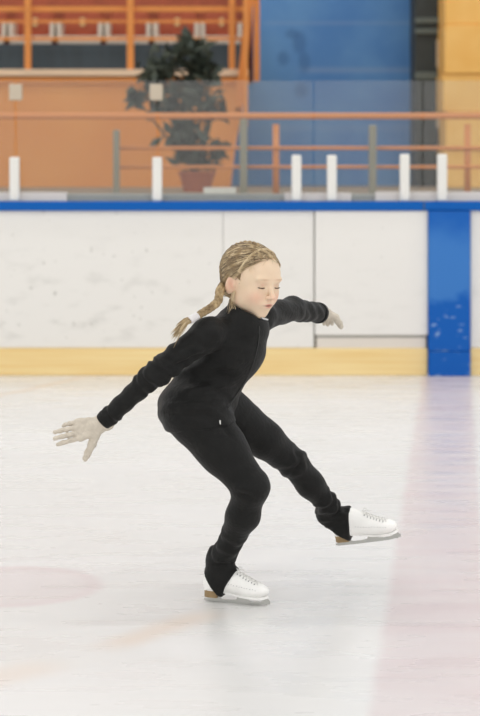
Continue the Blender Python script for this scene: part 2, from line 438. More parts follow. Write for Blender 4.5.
# ---- body: one continuous mesh (head, neck, trunk, arms, hands, legs, feet)
def trunk(f, g=0., k=.04):
    f.cone(J['pelvis'], J['waist'], .085+g, .070+g, k=k, side=RT, w=1.15)
    f.cone(J['waist'], J['chest'], .070+g, .078+g, k=k, side=RT, w=1.2)
    f.cone(J['chest'], J['upper'], .078+g, .062+g, k=k, side=RT, w=1.35)
bodyF = Field(V(-.62,5.62,.0), V(.44,6.66,1.0), .0065)
f = bodyF
trunk(f, -.006)
f.cone(J['upper'], h2w((0,-.016,-.05)), .038, .038, k=.03)
for s_ in ('r', 'l'):
    f.cone(J['upper'], J[s_+'sh'], .042, .036, k=.03)
    f.cone(J[s_+'sh'], J[s_+'elb'], .030, .022, k=.015); f.cone(J[s_+'elb'], J[s_+'wri'], .022, .018, k=.015)
    f.cone(J['pelvis'], J[s_+'hip'], .075, .075, k=.04)
    f.cone(J[s_+'hip'], J[s_+'knee'], .066 if s_ == 'r' else .056, .034, k=.03)

# ---- hands: described by finger chains, used for the body and (slightly larger) for the gloves
def hand_chain(w, fdir, thumbdir, palmn, curl, L=.150, spread=.16, tcurl=.2, rootk=1.0):
    # fdir fingers, thumbdir towards the thumb side, palmn out of the palm
    fdir = unit(fdir); palmn = unit(np.cross(np.cross(fdir, palmn), fdir)); side = unit(np.cross(palmn, fdir))
    if side@np.array(thumbdir) < 0: side = -side
    prims = []
    pl = L*.50
    for i, (o, ln, r) in enumerate(((.0245,.93,.0067), (.0080,1.0,.0069), (-.0085,.95,.0067), (-.0240,.76,.0062))):
        k0 = w+fdir*pl*(1.0 if i < 3 else .93)+side*o*L/.15
        base = w+fdir*.018+side*o*.62
        prims.append((base, k0, .0125, .0105))
        d = unit(fdir+side*(o*spread*38)); p = k0
        for s3, frac in enumerate((.23, .155, .115)):
            ang = curl[i]*(.5+s3*.5)
            d2 = unit(d*math.cos(ang)+palmn*math.sin(ang)); q = p+d2*L*frac*ln
            prims.append((p, q, r-.0004*s3*1.5, r-.0004*(s3+1)*1.5)); p = q; d = d2
    t0 = w+fdir*.022+side*.020+palmn*.004; d = unit(fdir*.55+side*.9+palmn*.25)
    t1 = t0+d*L*.24; d = unit(np.array(thumbdir)*1.0*tcurl+d*(1-tcurl)); t2 = t1+d*L*.20; d = unit(d+palmn*.15); t3 = t2+d*L*.12
    prims += [(t0, t1, .0140, .0112), (t1, t2, .0108, .0092), (t2, t3, .0090, .0078)]
    prims += [(w-fdir*.02, w+fdir*.03, .0185, .019)]
    return prims
# right hand: fingers to the left of the picture, thumb hanging down, back of the hand to the camera
rh = hand_chain(at(102,425,5.84), at(54,435,5.80)-at(102,425,5.84), V(-.48,0,-1), V(.05,1,-.25), (.12,.08,.18,.62), L=.150, tcurl=.95, spread=.07)
lh = hand_chain(at(321,311,6.47), V(.26,.90,-.20), V(.1,-.5,-1), V(-.1,.1,-1), (.5,.6,.66,.7), L=.116, tcurl=.5, spread=.05)
def put_hand(f, prims, g, k=.006):
    for (a, b, ra, rb) in prims: f.cone(a, b, ra+g, rb+g, k=k if max(ra, rb) > .0072 else k*.45)
put_hand(bodyF, rh, -.0035, .01); put_hand(bodyF, lh, -.0035, .01)

# ---- skate frames
def frame(rear, front, upx=V(0,0,1)):
    x = unit(front-rear); y = unit(np.cross(upx, x)); z = np.cross(x, y)
    return rear, np.stack([x, y, z], 1)
def ground(px, py): Yv = CH*F/(py-HY); return V((px-240)*Yv/F, Yv, 0)
rO, rR = frame(ground(204,600.5), ground(271.5,606.5))
lO, lR = frame(at(336,546,6.30), at(401,538.5,6.24), unit(V(.03,-.16,1)))
RTOP = (.056,0,.138); LTOP = (.000,0,.110)
for O_, R_, T_, s_ in ((rO, rR, RTOP, 'r'), (lO, lR, LTOP, 'l')):
    w = lambda p: O_+R_@np.array(p, float)
    md_ = at(243,515,5.90) if s_ == 'r' else at(312,485,6.215); lw_ = at(228,547,5.965) if s_ == 'r' else at(330,505,6.25)
    f.cone(J[s_+'knee'], md_, .034, .032, k=.02); f.cone(md_, lw_, .032, .022, k=.02); f.cone(lw_, w(T_), .022, .022, k=.02); f.cone(w(T_), w((.042,0,.068)), .024, .024, k=.015); f.cone(w((.045,0,.068)), w((.165,0,.050)), .023, .012, k=.015)
v, fc = bodyF.mesh(1)
# head in its own finer grid, joined into the same body mesh at the neck
hf = Field((-.10,-.12,-.125), (.10,.115,.125), .0021)
head_field(hf)
hf.cone((0,-.018,-.04), (0,-.052,-.135), .040, .036, k=.02)
hv, hfc = hf.mesh(1)
# colour of the skin by place on the face (lips, cheeks, ears, brows)
def gauss(p, c, r): return np.exp(-(((p-np.array(c))/np.array(r))**2).sum(1))
col = np.tile(hx(232,206,178), (len(hv), 1)); 
def blend(w, c):
    global col
    w = np.clip(w, 0, 1)[:, None]; col = col*(1-w)+np.array(hx(*c))*w
for sx in (-1, 1):
    blend(.40*gauss(hv, (sx*.036,.060,-.034), (.020,.03,.018)), (232,160,140))
    blend(.38*gauss(hv, (sx*.074,-.008,-.008), (.012,.02,.030)), (232,158,136))
    blend(.6*gauss(hv, (sx*.080,-.004,-.008), (.008,.008,.012)), (190,112,92))
    blend(.65*gauss(hv, (sx*.0050,.0885,-.0378), (.0035,.006,.0035)), (120,64,56))
    blend(.6*gauss(hv, (sx*.0275,.082,.0185), (.0150,.02,.0020)), (176,140,110))           # brows
    blend(.35*gauss(hv, (sx*.0280,.075,.003), (.014,.012,.0050)), (206,156,136))         # lids
blend(.35*gauss(hv, (0,.094,-.030), (.012,.012,.008)), (232,164,144))
blend(1.1*gauss(hv, (0,.084,-.0522), (.0120,.012,.0026)), (204,128,116))
blend(1.0*gauss(hv, (0,.084,-.0590), (.0100,.012,.0032)), (212,142,128))
blend(1.2*gauss(hv, (0,.084,-.0554), (.0150,.02,.0015)), (110,52,46))
hw = h2w(hv)
V_all = np.concatenate([v, hw]); F_all = np.concatenate([fc, hfc+len(v)])
body = meshobj('body', V_all, F_all, M['skin'], girl, smooth=True)
ca = body.data.color_attributes.new('Col', 'FLOAT_COLOR', 'POINT')
call = np.concatenate([np.tile(hx(232,206,178), (len(v), 1)), col]); call = np.concatenate([call, np.ones((len(call), 1))], 1)
ca.data.foreach_set('color', call.astype(np.float32).ravel())
# eyes looking down, lashes
for sx in (-1, 1):
    e = MB().ball(h2w((sx*.0275,.0611,-.0012)), .0128*HS, sub=3).build('eye', M['eyewhite'], body, smooth=True)
    MB().ball(h2w((sx*.0280,.0690,-.0065)), (.0042,.0042,.0042), sub=3).build('iris', M['iris'], body, smooth=True)
    L_ = [h2w((sx*.0275+.0135*t, .0617+.0155*math.cos(t*.85), -.0050-.0022*math.cos(t*1.5)+.001)) for t in np.linspace(-1, 1, 9)]
    MB().tube(L_, [.0006]+[.0017]*7+[.0006], 6).build('eyelash', M['lash'], body, smooth=True)

# ---- jacket
jf = Field(V(-.50,5.66,.48), V(.32,6.52,.99), .0042); f = jf
g = .004
f.cone(J['pelvis']+V(0,0,-.012), J['waist']+V(-.008,0,0), .110, .096, k=.03, side=RT, w=1.10)
f.cone(J['waist']+V(-.008,0,0), J['chest']+FW*.012, .093, .090, k=.03, side=RT, w=1.16)
f.cone(J['chest']+FW*.014, J['upper']+FW*.036, .090, .074, k=.03, side=RT, w=1.25)
f.cone(J['rhip'], at(222,449,5.90), .104, .079, k=.03)
f.ell(J['pelvis']-FW*.024+V(0,0,.002), (.106,.120,.094), R=np.stack([FW, -RT, V(0,0,1)], 1), k=.03)
f.cone(J['upper'], J['rsh'], .050, .047, k=.03); f.cone(J['upper'], J['lsh'], .048, .045, k=.03)
relb2 = J['relb']; 
f.cone(J['rsh'], relb2, .047, .037, k=.022); f.cone(relb2, J['rwri'], .037, .0265, k=.012)
f.cone(J['lsh'], J['lelb'], .046, .039, k=.02); f.cone(J['lelb'], J['lwri'], .038, .033, k=.012)
# collar: a standing band round the neck
nb = at(243,319,5.945); nt_ = at(246,303,5.94)
f.cone(J['upper'], nb, .062, .056, k=.03)
f.cone(nb, nt_, .056, .054, k=.014)
cn = unit(V(.50,-.14,.85))
def planecut(f, p, n, lo, hi, k=.002):          # keep the side below the plane
    sl, P = f.sub(lo, hi, 0); e = (P-p)@n; d = f.d[sl]; f.d[sl] = np.maximum(d, e)
cm = at(249,309.5,5.94)
planecut(f, cm, cn, cm-V(.1,.12,.07), cm+V(.07,.1,.1))
ax_ = unit(nt_-nb)
f.cone(nb+ax_*.012, nt_+ax_*.03, .048, .048, k=.003, op='s')
# hem cut and open cuffs
hn = unit(at(232,412,6)-at(160,424,6)); hn = unit(np.cross(unit(V(hn[0],0,hn[2])), V(0,-1,0)))
hn = -hn if hn[2] > 0 else hn
print('hem', hn)
planecut(f, at(196,424,6), hn, V(-.5,5.6,.4), V(.25,6.35,.75))
ra = unit(J['rwri']-J['relb']); la = unit(J['lwri']-J['lelb'])
planecut(f, J['rwri'], ra, J['rwri']-.08, J['rwri']+.08)
planecut(f, J['lwri'], la, J['lwri']-.08, J['lwri']+.08)
v, fc = jf.mesh(1)
N = normals(v, fc)
def proj(v): return 240+v[:, 0]*F/v[:, 1], HY-(v[:, 2]-CH)*F/v[:, 1]
def seg_d(x, y, a, b):
    ax, ay = a; bx, by = b; L = (bx-ax)**2+(by-ay)**2+1e-9
    t = ((x-ax)*(bx-ax)+(y-ay)*(by-ay))/L; tc = np.clip(t, 0, 1)
    return np.hypot(x-ax-tc*(bx-ax), y-ay-tc*(by-ay)), tc
def folds(v, N, lst, sgn=-1):
    out = np.zeros(len(v)); x, y = proj(v)
    facing = np.clip(-N[:, 1]*2+.4, 0, 1)
    for (x0, y0, x1, y1, amp, w) in lst:
        d, t = seg_d(x, y, (x0, y0), (x1, y1))
        out += amp*np.exp(-(d/w)**2)*facing*np.sin(np.clip(t, .06, .94)*math.pi)**.5
    return out*1.5
def swirl(v, ang=0., sc=1.):                                      # irregular cloth ripples running round the body
    a = v*sc
    return np.sin(a[:,0]*31+3*np.sin(a[:,2]*17+a[:,1]*11))*np.sin(a[:,2]*67+2.5*np.sin(a[:,0]*23+1.7)+a[:,1]*19)
def along(v, a, b): ab = b-a; return ((v-a)@ab)/(ab@ab)
def limb_rings(v, a, b, rad, t0, t1, n, amp):                     # pushed-up sleeve rings between t0 and t1 along a limb
    t = along(v, a, b); ab = b-a; q = v-a-np.clip(t, 0, 1)[:, None]*ab; near = np.linalg.norm(q, axis=1) < rad
    env = np.clip((t-t0)/.08, 0, 1)*np.clip((t1-t)/.08, 0, 1)
    ph = 2.2*np.sin(q@V(25,31,47)*1.3)
    return near*env*amp*np.sin((t-t0)/(t1-t0)*n*2*math.pi+ph)
disp = .0028*swirl(v)
disp += limb_rings(v, J['relb'], J['rwri'], .06, -.25, .30, 3.5, .0032)
disp += limb_rings(v, J['relb'], J['rwri'], .06, .72, 1.02, 2.4, .0030)
disp += limb_rings(v, J['rsh'], J['relb'], .07, .35, 1.0, 3, .0026)
disp += limb_rings(v, J['lelb'], J['lwri'], .06, .1, 1.02, 3, .0020)
disp += limb_rings(v, J['lsh'], J['lelb'], .07, .0, 1.0, 2.0, .0020)
disp += folds(v, N, [(166,372,205,352,-.006,3.0), (172,378,212,360,.0045,3.5), (175,352,196,340,-.004,3), (178,392,232,384,.004,3), (168,400,228,398,-.004,2.5),
    (170,408,226,408,.004,3), (192,372,240,362,.0035,4), (185,384,235,374,-.0035,3), (205,345,245,340,-.0025,3), (212,330,240,332,.003,4), (190,330,214,348,.003,4), (165,414,222,418,-.003,2),(150,358,170,374,.005,3),(158,352,180,368,-.005,3),(185,398,240,388,-.003,3),(222,345,256,352,.003,4),(225,358,250,368,-.003,3),(182,345,205,352,.004,3)])
v = v+N*disp[:, None]
jacket = meshobj('jacket', v, fc, M['black'], girl, smooth=True)
JV, JN = v, N
def on_jacket(px, py, off=.001):
    x, y = proj(JV); m = JN[:, 1] < -.35
    d = np.hypot(x-px, y-py)+np.where(m, 0, 1e3)+ (JV[:,1]-5.6)*2; i = int(np.argmin(d)); p = JV[i]
    return at(px, py, p[1])+JN[i]*off
# zip down the front, pull at the collar, cuffs, hem band
zp = [on_jacket(px, py) for px, py in ((259,326),(259,335),(258,344),(256,353),(253.5,362),(250,371),(245.5,380),(240,389),(234,398),(228,408))]
MB().tube(zp, .0017, 6).build('zip', M['zip'], jacket, smooth=True)
zt = on_jacket(262,319,.003)
MB().tube([zt+V(-.008,0,.004), zt+V(.004,-.003,-.001), zt+V(.017,-.004,-.004)], [.0028,.0032,.0022], 8).build('zip_pull', M['silver'], jacket, smooth=True)
def band(a, n, r0, r1, L, ts=10, nn=28, ov=1.0, side=None):
    n = unit(n); u = unit(np.cross(n, V(.1,.2,1))); w = np.cross(n, u); b = MB(); k = len(b.v)
    prof = [(0, r0*.86), (0, r0), (L*.12, r0*1.05), (L*.5, (r0+r1)/2*1.03), (L*.88, r1*1.05), (L, r1), (L, r1*.86)]
    for (t, r) in prof:
        for j in range(nn):
            q = 2*math.pi*j/nn; rr = r*(1+.012*math.sin(nn*j)); b.v.append(tuple(a+n*t+rr*(u*math.cos(q)+w*math.sin(q))))
    m = len(prof)
    for i in range(m-1):
        for j in range(nn): b.f.append([i*nn+j, i*nn+(j+1) % nn, (i+1)*nn+(j+1) % nn, (i+1)*nn+j])
    return b
band(J['rwri']-ra*.016, ra, .0290, .0270, .020).build('cuff', M['black_rib'], jacket, smooth=True)
band(J['lwri']-la*.014, la, .0345, .0335, .020).build('cuff', M['black_rib'], jacket, smooth=True)
lb = at(219.5,421,J['rhip'][1]-.105)

# ---- leggings
def boot_fn(f, O, R, grow=0., k=.012, top=(.052,0,.14)):
    w = lambda p: O+R@np.array(p, float); sd = R[:, 1]
    f.cone(w((.042,0,.068)), w(top), .034+grow, .038+grow, k=k, side=sd, w=.92)
    f.cone(w((.034,0,.052)), w((.060,0,.062)), .031+grow, .030+grow, k=k)
    f.cone(w((.038,0,.040)), w((.036,0,.070)), .032+grow, .034+grow, k=k, side=sd, w=.85)
    f.cone(w((.066,0,.088)), w((.152,0,.051)), .034+grow, .027+grow, k=k*1.4)
    f.cone(w((.060,0,.060)), w((.140,0,.052)), .027+grow, .027+grow, k=k, side=sd, w=1.1)
    f.ell(w((.169,0,.046)), (.046+grow,.035+grow,.023+grow), R=R, k=k*1.2)
lf = Field(V(-.28,5.72,.0), V(.42,6.45,.72), .0046); f = lf
f.ell(J['pelvis']-FW*.014+V(0,0,-.006), (.094,.102,.078), R=np.stack([FW, -RT, V(0,0,1)], 1), k=.03)
f.cone(J['rhip'], at(222,449,5.90), .101, .0755, k=.035); f.cone(at(222,449,5.90), J['rknee'], .0755, .0535, k=.02)
f.ell(at(254,486,5.855), (.040,.046,.046), k=.02)
rc = at(243,515,5.90)
f.cone(J['rknee'], rc, .052, .050, k=.02); f.cone(rc, at(228,547,5.965), .050, .034, k=.02); f.cone(at(228,547,5.965), rO+rR@V(.056,0,.135), .034, .044, k=.015)
f.cone(J['lhip'], at(264,439,6.12), .084, .059, k=.035); f.cone(at(264,439,6.12), J['lknee'], .059, .046, k=.02)
f.ell(at(295,461,6.17), (.032,.040,.037), k=.015)
lc = at(310,484,6.215)
f.cone(J['lknee'], lc, .045, .044, k=.02); f.cone(lc, at(329,505,6.25), .044, .034, k=.02); f.cone(at(329,505,6.25), lO+lR@V(-.004,0,.122), .033, .038, k=.015)
RTOP = (.056,0,.138); LTOP = (.000,0,.110)
# over-the-boot stirrup: boot shape grown a little, kept inside a V that runs down to the arch
def cover(O, R, apex, rear, front, top):
    tmp = Field(lf.lo, lf.lo+(lf.n-1)*lf.h, lf.h)
    boot_fn(tmp, O, R, .0065, top=top)
    lo = O+R@V(.06,0,.09)-.17; hi = O+R@V(.06,0,.09)+.17
    sl, P = lf.sub(lo, hi, 0); q = (P-O)@R; x, z = q[..., 0], q[..., 2]
    ax, az = apex
    def half(p, s):
        dx, dz = p[0]-ax, p[1]-az; L = math.hypot(dx, dz); return s*((x-ax)*dz-(z-az)*dx)/L
    tz = top[2]-.012; vv_ = np.maximum(half(rear, -1), half(front, 1)); vv_ = np.where((z > tz) & (np.abs(x-top[0]) < .05), np.minimum(vv_, tz-z), vv_)
    d = np.maximum(tmp.d[sl], vv_)
    d = np.maximum(d, .018-z)
    # wipe the shin out of the boot zone, then join
    e = lf.d[sl]; kk = .008; hh = np.clip(.5+.5*(e-d)/kk, 0, 1); lf.d[sl] = e*(1-hh)+d*hh-kk*hh*(1-hh)
cover(rO, rR, (.062,.016), (.002,.098), (.116,.110), RTOP)
cover(lO, lR, (.058,.014), (-.020,.076), (.070,.100), LTOP)
v, fc = lf.mesh(1); N = normals(v, fc)
disp = .0010*swirl(v, sc=1.1)
disp += limb_rings(v, rc, J['rank'], .07, .30, 1.05, 3.2, .0026)
disp += limb_rings(v, lc, J['lank'], .07, .35, 1.1, 3.0, .0030)
disp += limb_rings(v, J['lhip'], J['lknee'], .075, .80, 1.12, 1.8, .0024)
disp += folds(v, N, [(237,493,255,499,-.004,2.5), (236,488,258,490,.003,3), (288,478,303,462,-.004,2.2), (284,470,300,455,.002,2.5), (222,426,232,438,-.004,3), (208,561,236,558,.003,2.5),
    (210,566,236,563,-.003,2), (322,517,340,502,-.003,2), (318,511,334,497,.003,2.5), (225,450,242,455,-.0,3)])
v = v+N*disp[:, None]
legs = meshobj('leggings', v, fc, M['black'], girl, smooth=True)
LV, LN = v, N
# small white maker's mark near the hem
x, y = proj(LV); i = int(np.argmin(np.hypot(x-219.5, y-422)+(LN[:,1] > 0)*1e3+(LV[:,1]-5.6)*3)); p = LV[i]+LN[i]*.004
MB().box(p[0]-.0022, p[0]+.0022, p[1]-.002, p[1]+.002, p[2]-.007, p[2]+.006, bev=.0008).build('logo_mark', M['lace'], legs)

# ---- gloves
for prims, wr, ad, rr in ((rh, J['rwri'], ra, .024), (lh, J['lwri'], la, .026)):
    pts = np.array([p[0] for p in prims]+[p[1] for p in prims]); gf = Field(pts.min(0)-.035, pts.max(0)+.035, .0019)
    put_hand(gf, prims, .0012, .007)
    gf.cone(wr-ad*.012, wr+ad*.012, rr, rr-.001, k=.012)
    v, fc = gf.mesh(1); N = normals(v, fc)
    v = v+N*(.0006*np.sin(v[:, 0]*300+2*np.sin(v[:, 2]*170)))[:, None]
    meshobj('glove', v, fc, M['glove'], girl, smooth=True)

# ---- skates
def skate(O, R, top):
    w = lambda p: O+R@np.array(p, float)
    lo = O+R@V(.09,0,.09)-.17; hi = O+R@V(.09,0,.09)+.17
    tmp = Field(lo, hi, .0026); boot_fn(tmp, O, R, 0, top=V(*top)*V(1,1,.96))
    sl, P = tmp.sub(lo, hi, 0); q = (P-O)@R; z = q[..., 2]; x = q[..., 0]
    sole = np.interp(x, [0,.05,.09,.13,.2,.23], [.040,.040,.034,.029,.027,.032])
    tmp.d = np.maximum(tmp.d, (sole-z).astype(np.float32)); tmp.d = np.maximum(tmp.d, (z-.168).astype(np.float32))
    v, fc = tmp.mesh(1)
    b = meshobj('ice_skate', v, fc, M['boot'], girl, smooth=True)
    # sole and heel
    def slab(outl, z0f, z1f, name, m):
        n = len(outl); vv = [w((x, y, z0f(x))) for x, y in outl]+[w((x*.99+.0007, y*1.05, z1f(x))) for x, y in outl]
        ff = [list(range(n))[::-1], list(range(n, 2*n))]+[[i, (i+1) % n, n+(i+1) % n, n+i] for i in range(n)]
        return meshobj(name, vv, ff, m, b)
    hw_ = lambda x: float(np.interp(x, [.004,.015,.045,.085,.12,.165,.2,.214], [.010,.021,.024,.018,.022,.031,.022,.008]))
    xs = np.linspace(.004,.214,26); outl = [(x, hw_(x)) for x in xs]+[(x, -hw_(x)) for x in xs[::-1]]
    slab(outl, lambda x: float(np.interp(x, [0,.05,.09,.13,.2,.23], [.037,.037,.030,.024,.022,.027])), lambda x: float(np.interp(x, [0,.05,.09,.13,.2,.23], [.042,.042,.036,.031,.029,.034])), 'sole', M['boot'])
    xs2 = np.linspace(.006,.052,9); o2 = [(x, hw_(x)*.95) for x in xs2]+[(x, -hw_(x)*.95) for x in xs2[::-1]]
    slab(o2, lambda x: .016, lambda x: .043-.06*max(0,x-.03), 'heel', M['heel'])
    # blade: runner with toe picks and two stanchions
    pr = [(0,.004),(.010,.0005),(.06,0),(.12,0),(.18,.0008),(.203,.004),(.210,.002),(.213,.006),(.220,.006),(.222,.013),(.216,.020),(.208,.023),(.200,.018),(.188,.012),(.165,.0105),(.150,.012),(.150,.024),(.118,.026),(.108,.012),(.085,.0095),(.060,.010),(.050,.017),(.020,.017),(.012,.010),(.001,.008)]
    n = len(pr); th = .0019
    vv = [w((x, -th, z)) for x, z in pr]+[w((x, th, z)) for x, z in pr]
    ff = [list(range(n)), list(range(2*n-1, n-1, -1))]+[[i, n+i, n+(i+1) % n, (i+1) % n] for i in range(n)]
    meshobj('blade', vv, ff, M['steel'], b)
    for x0, x1, z in ((.012,.055,.0175),(.115,.185,.0235)):
        pl = MB(); pl.v += [tuple(w((x, y, zz))) for x in (x0, x1) for y in (-.014,.014) for zz in (z-.002, z+.002)]
        pl.f += [list(q) for q in ((0,1,3,2),(4,6,7,5),(0,4,5,1),(2,3,7,6),(0,2,6,4),(1,5,7,3))]
        pl.build('mounting_plate', M['steel'], b)
    # laces across the instep and eyelets down both sides
    V2, N2 = v, normals(v, fc); q = (V2-O)@R; nn = N2@R
    def top(x, y):                                   # point on the boot surface at local x, y
        m = (nn[:, 2] > .05)*1.; i = int(np.argmin(np.hypot(q[:, 0]-x, q[:, 1]-y)+(1-m)*1.)); return V2[i]+N2[i]*.0012
    for i in range(7):
        x = .118+i*.0095; hwid = .0125+.0004*i
        for s1 in (-1, 1):
            pts = [top(x+.010*t*(1 if s1 > 0 else 1), s1*hwid*(1-2*t)) for t in (0,.25,.5,.75,1)]
            MB().tube(pts, .0014, 5).build('lace', M['lace'], b, smooth=True)
            MB().ball(top(x, s1*(hwid+.003)), .0019, sub=1).build('eyelet', M['eyelet'], b, smooth=True)
    bow = MB(); c0 = top(.112,0)+R@V(0,0,.003)
    for s1 in (-1, 1):
        bow.tube([c0, c0+R@V(.002,s1*.012,.006), c0+R@V(.008,s1*.020,.002), c0+R@V(.010,s1*.012,-.002), c0], .0012, 5)
        bow.tube([c0, c0+R@V(.010,s1*.009,-.001), c0+R@V(.022,s1*.014,-.007)], .0011, 5)
    bow.build('lace_bow', M['lace'], b, smooth=True)
    for i in range(12):                              # punched decorative line along the side
        xx = .085+i*.009; zz = .066-.0012*i
        for s1 in (-1, 1):
            m = int(np.argmin(np.hypot(q[:, 0]-xx, q[:, 2]-zz)+(q[:, 1]*s1 < 0)*1.)); MB().ball(V2[m]+N2[m]*.0002, .0012, sub=1).build('perforation', M['eyelet'], b)
    return b
skate(rO, rR, RTOP); skate(lO, lR, LTOP)

# ---- hair: combed cap, strands laid over it, crown plait and the long braid
cap = Field((-.10,-.13,-.11), (.10,.12,.13), .0024)
cap.ell((0,-.017,.030), (.0755,.093,.0775), k=.01)
cap.ell((0,.021,.027), (.0635,.0575,.0570), k=.02)
cap.ell((0,-.050,-.030), (.050,.046,.048), k=.03)
def hairline(P):                                      # > 0 where the face must stay bare
    x, y, z = P[..., 0], P[..., 1], P[..., 2]
    a = np.abs(x)
    line = .0745-.024*(a/.07)**2                       # forehead hairline drops at the temples
    face = np.minimum(y-(.0235+.16*np.clip(z,0,1)-.020*np.clip(-z*30,0,1)*0), line-z)   # in front of the temples and below the line
    ear = .027-np.sqrt(((y+.004)/1.0)**2+((z+.014)/1.25)**2)*1.0
    ear = np.where((a > .05), ear, -1)
    low = -.062-z+.25*np.clip(-y-.02,0,1)
    side = np.minimum(y-.002, -.030-z)
    return np.maximum(np.maximum(face, ear), np.maximum(low, side))
sl, P = cap.sub(cap.lo, cap.lo+cap.h*(cap.n-1), 0)
full = cap.d.copy()
hl = hairline(P)
kk = .012; e = hl; d = cap.d; hh = np.clip(.5-.5*(d-e)/kk, 0, 1)
cap.d = (d*(1-hh)+e*hh+kk*hh*(1-hh)*.6).astype(np.float32)
v, fc = cap.mesh(2); N = normals(v, fc)
# combed grooves converge on the nape
knot = V(-.012,-.088,-.028)
ang = np.arctan2(v[:, 0], (v[:, 2]-knot[2])+.25*(v[:, 1]+.1))
v = v+N*(.0011*np.sin(ang*34+1.5*np.sin(v[:, 1]*60))+.0006*np.sin(ang*71))[:, None]
hair = meshobj('hair', h2w(v), fc, M['hair'], girl, smooth=True)
def cap_project(p, lift):                             # push a local point on to the outer hair surface
    p = np.array(p, float)
    c = V(0,-.014,.026); d = p-c; d = d/np.linalg.norm(d)
    lo, hi = .02, .14
    t = lo
    while t < hi:
        q = c+d*t; i = np.round((q-cap.lo)/cap.h).astype(int)
        if (i < 0).any() or (i >= cap.n).any() or full[tuple(i)] > 0: break
        t += .0008
    return c+d*(t+lift)
st = [MB(), MB()]
for i in range(900):
    a = rng.uniform(-1.05, 1.05); u = rng.uniform(0, 1)**1.3
    # start along the hairline, or further back over the crown
    sx = math.sin(a)*.072; start = V(sx, .060*math.cos(a)*(1-u)-.03*u, .070-.044*(abs(a)/1.05)**2+.06*u*math.cos(a))
    if abs(a) > .95 and u < .2: start[2] = -.0
    end = knot+V(rng.normal(0,.010), rng.normal(0,.006), rng.normal(0,.010))
    p0 = start-V(0,-.014,.026); p1 = end-V(0,-.014,.026); p0 /= np.linalg.norm(p0); p1 /= np.linalg.norm(p1)
    om = math.acos(np.clip(p0@p1, -1, 1)); pts = []
    n = 14; lift = rng.uniform(-.0008, .0016); wv = rng.uniform(0, 6)
    ok = True
    for j in range(n):
        t = j/(n-1); d = (math.sin((1-t)*om)*p0+math.sin(t*om)*p1)/math.sin(om)
        d = d+V(0,0,.10*math.sin(t*math.pi))*(1-abs(sx)/.09)
        q = cap_project(V(0,-.014,.026)+d*.06, lift*math.sin(t*math.pi)**.5+.0006*math.sin(wv+t*9))
        if hairline(q[None])[0] > .004: ok = False; continue
        pts.append(h2w(q))
    if len(pts) > 5: st[i % 2].tube(pts, [.0004]+[rng.uniform(.0005, .0010)]*(len(pts)-2)+[.0004], 4)
for b_, m_ in zip(st, ('hair2','hair3')): b_.build('hair_strands', M[m_], hair, smooth=True)['kind'] = 'stuff'
def plait(pts, rad, name, parent, m=None, width=1.0, step=.55):
    pts = [np.array(p, float) for p in pts]; P_ = []
    for i in range(len(pts)-1):                        # densify (Catmull-Rom)
        p0, p1, p2, p3 = pts[max(i-1,0)], pts[i], pts[i+1], pts[min(i+2,len(pts)-1)]
        for t in np.linspace(0, 1, 12, endpoint=False): P_.append(.5*((2*p1)+(-p0+p2)*t+(2*p0-5*p1+4*p2-p3)*t*t+(-p0+3*p1-3*p2+p3)*t**3))
    P_.append(pts[-1]); P_ = np.array(P_); s = np.concatenate([[0], np.cumsum(np.linalg.norm(np.diff(P_, axis=0), axis=1))]); L = s[-1]
    b = MB(); up = None
    for strand in range(3):
        line = []; rs = []; n = int(L/(rad*.28))
        for i in range(n+1):
            u = L*i/n; c = np.array([np.interp(u, s, P_[:, k]) for k in range(3)]); c2 = np.array([np.interp(min(u+.004, L), s, P_[:, k]) for k in range(3)])-np.array([np.interp(max(u-.004, 0), s, P_[:, k]) for k in range(3)])
            t = unit(c2); sd = unit(np.cross(t, V(.2,-1,.15))); dp = np.cross(sd, t)
            r = np.interp(u/L, [0,1], rad) if hasattr(rad, '__len__') else rad*(1.08-.28*u/L)
            ph = 2*math.pi*(u/(rad*4.4)+strand/3)
            line.append(c+sd*r*.62*math.sin(ph)*width+dp*r*.38*math.sin(2*ph)); rs.append(r*.56)
        b.tube(line, rs, 16, flute=.10)
    return b.build(name, m or M['hair'], parent, smooth=True)
# small plait over the crown like an alice band
cr_ = [h2w(cap_project(V(x, y, z), -.0005)) for x, y, z in ((-.069,.020,.030), (-.060,.028,.055), (-.040,.034,.082), (-.012,.036,.098), (.018,.034,.098), (.045,.03,.082), (.064,.022,.050))]
plait(cr_, .0042, 'crown_plait', hair, M['hair2'])
top_ = [h2w(cap_project(V(x, y, z), -.005)) for x, y, z in ((-.004,.020,.11), (-.008,-.010,.12), (-.012,-.045,.11), (-.020,-.075,.08), (-.024,-.09,.045), (-.022,-.09,.01), (-.020,-.09,-.025))]
plait(top_, .0105, 'back_plait', hair)
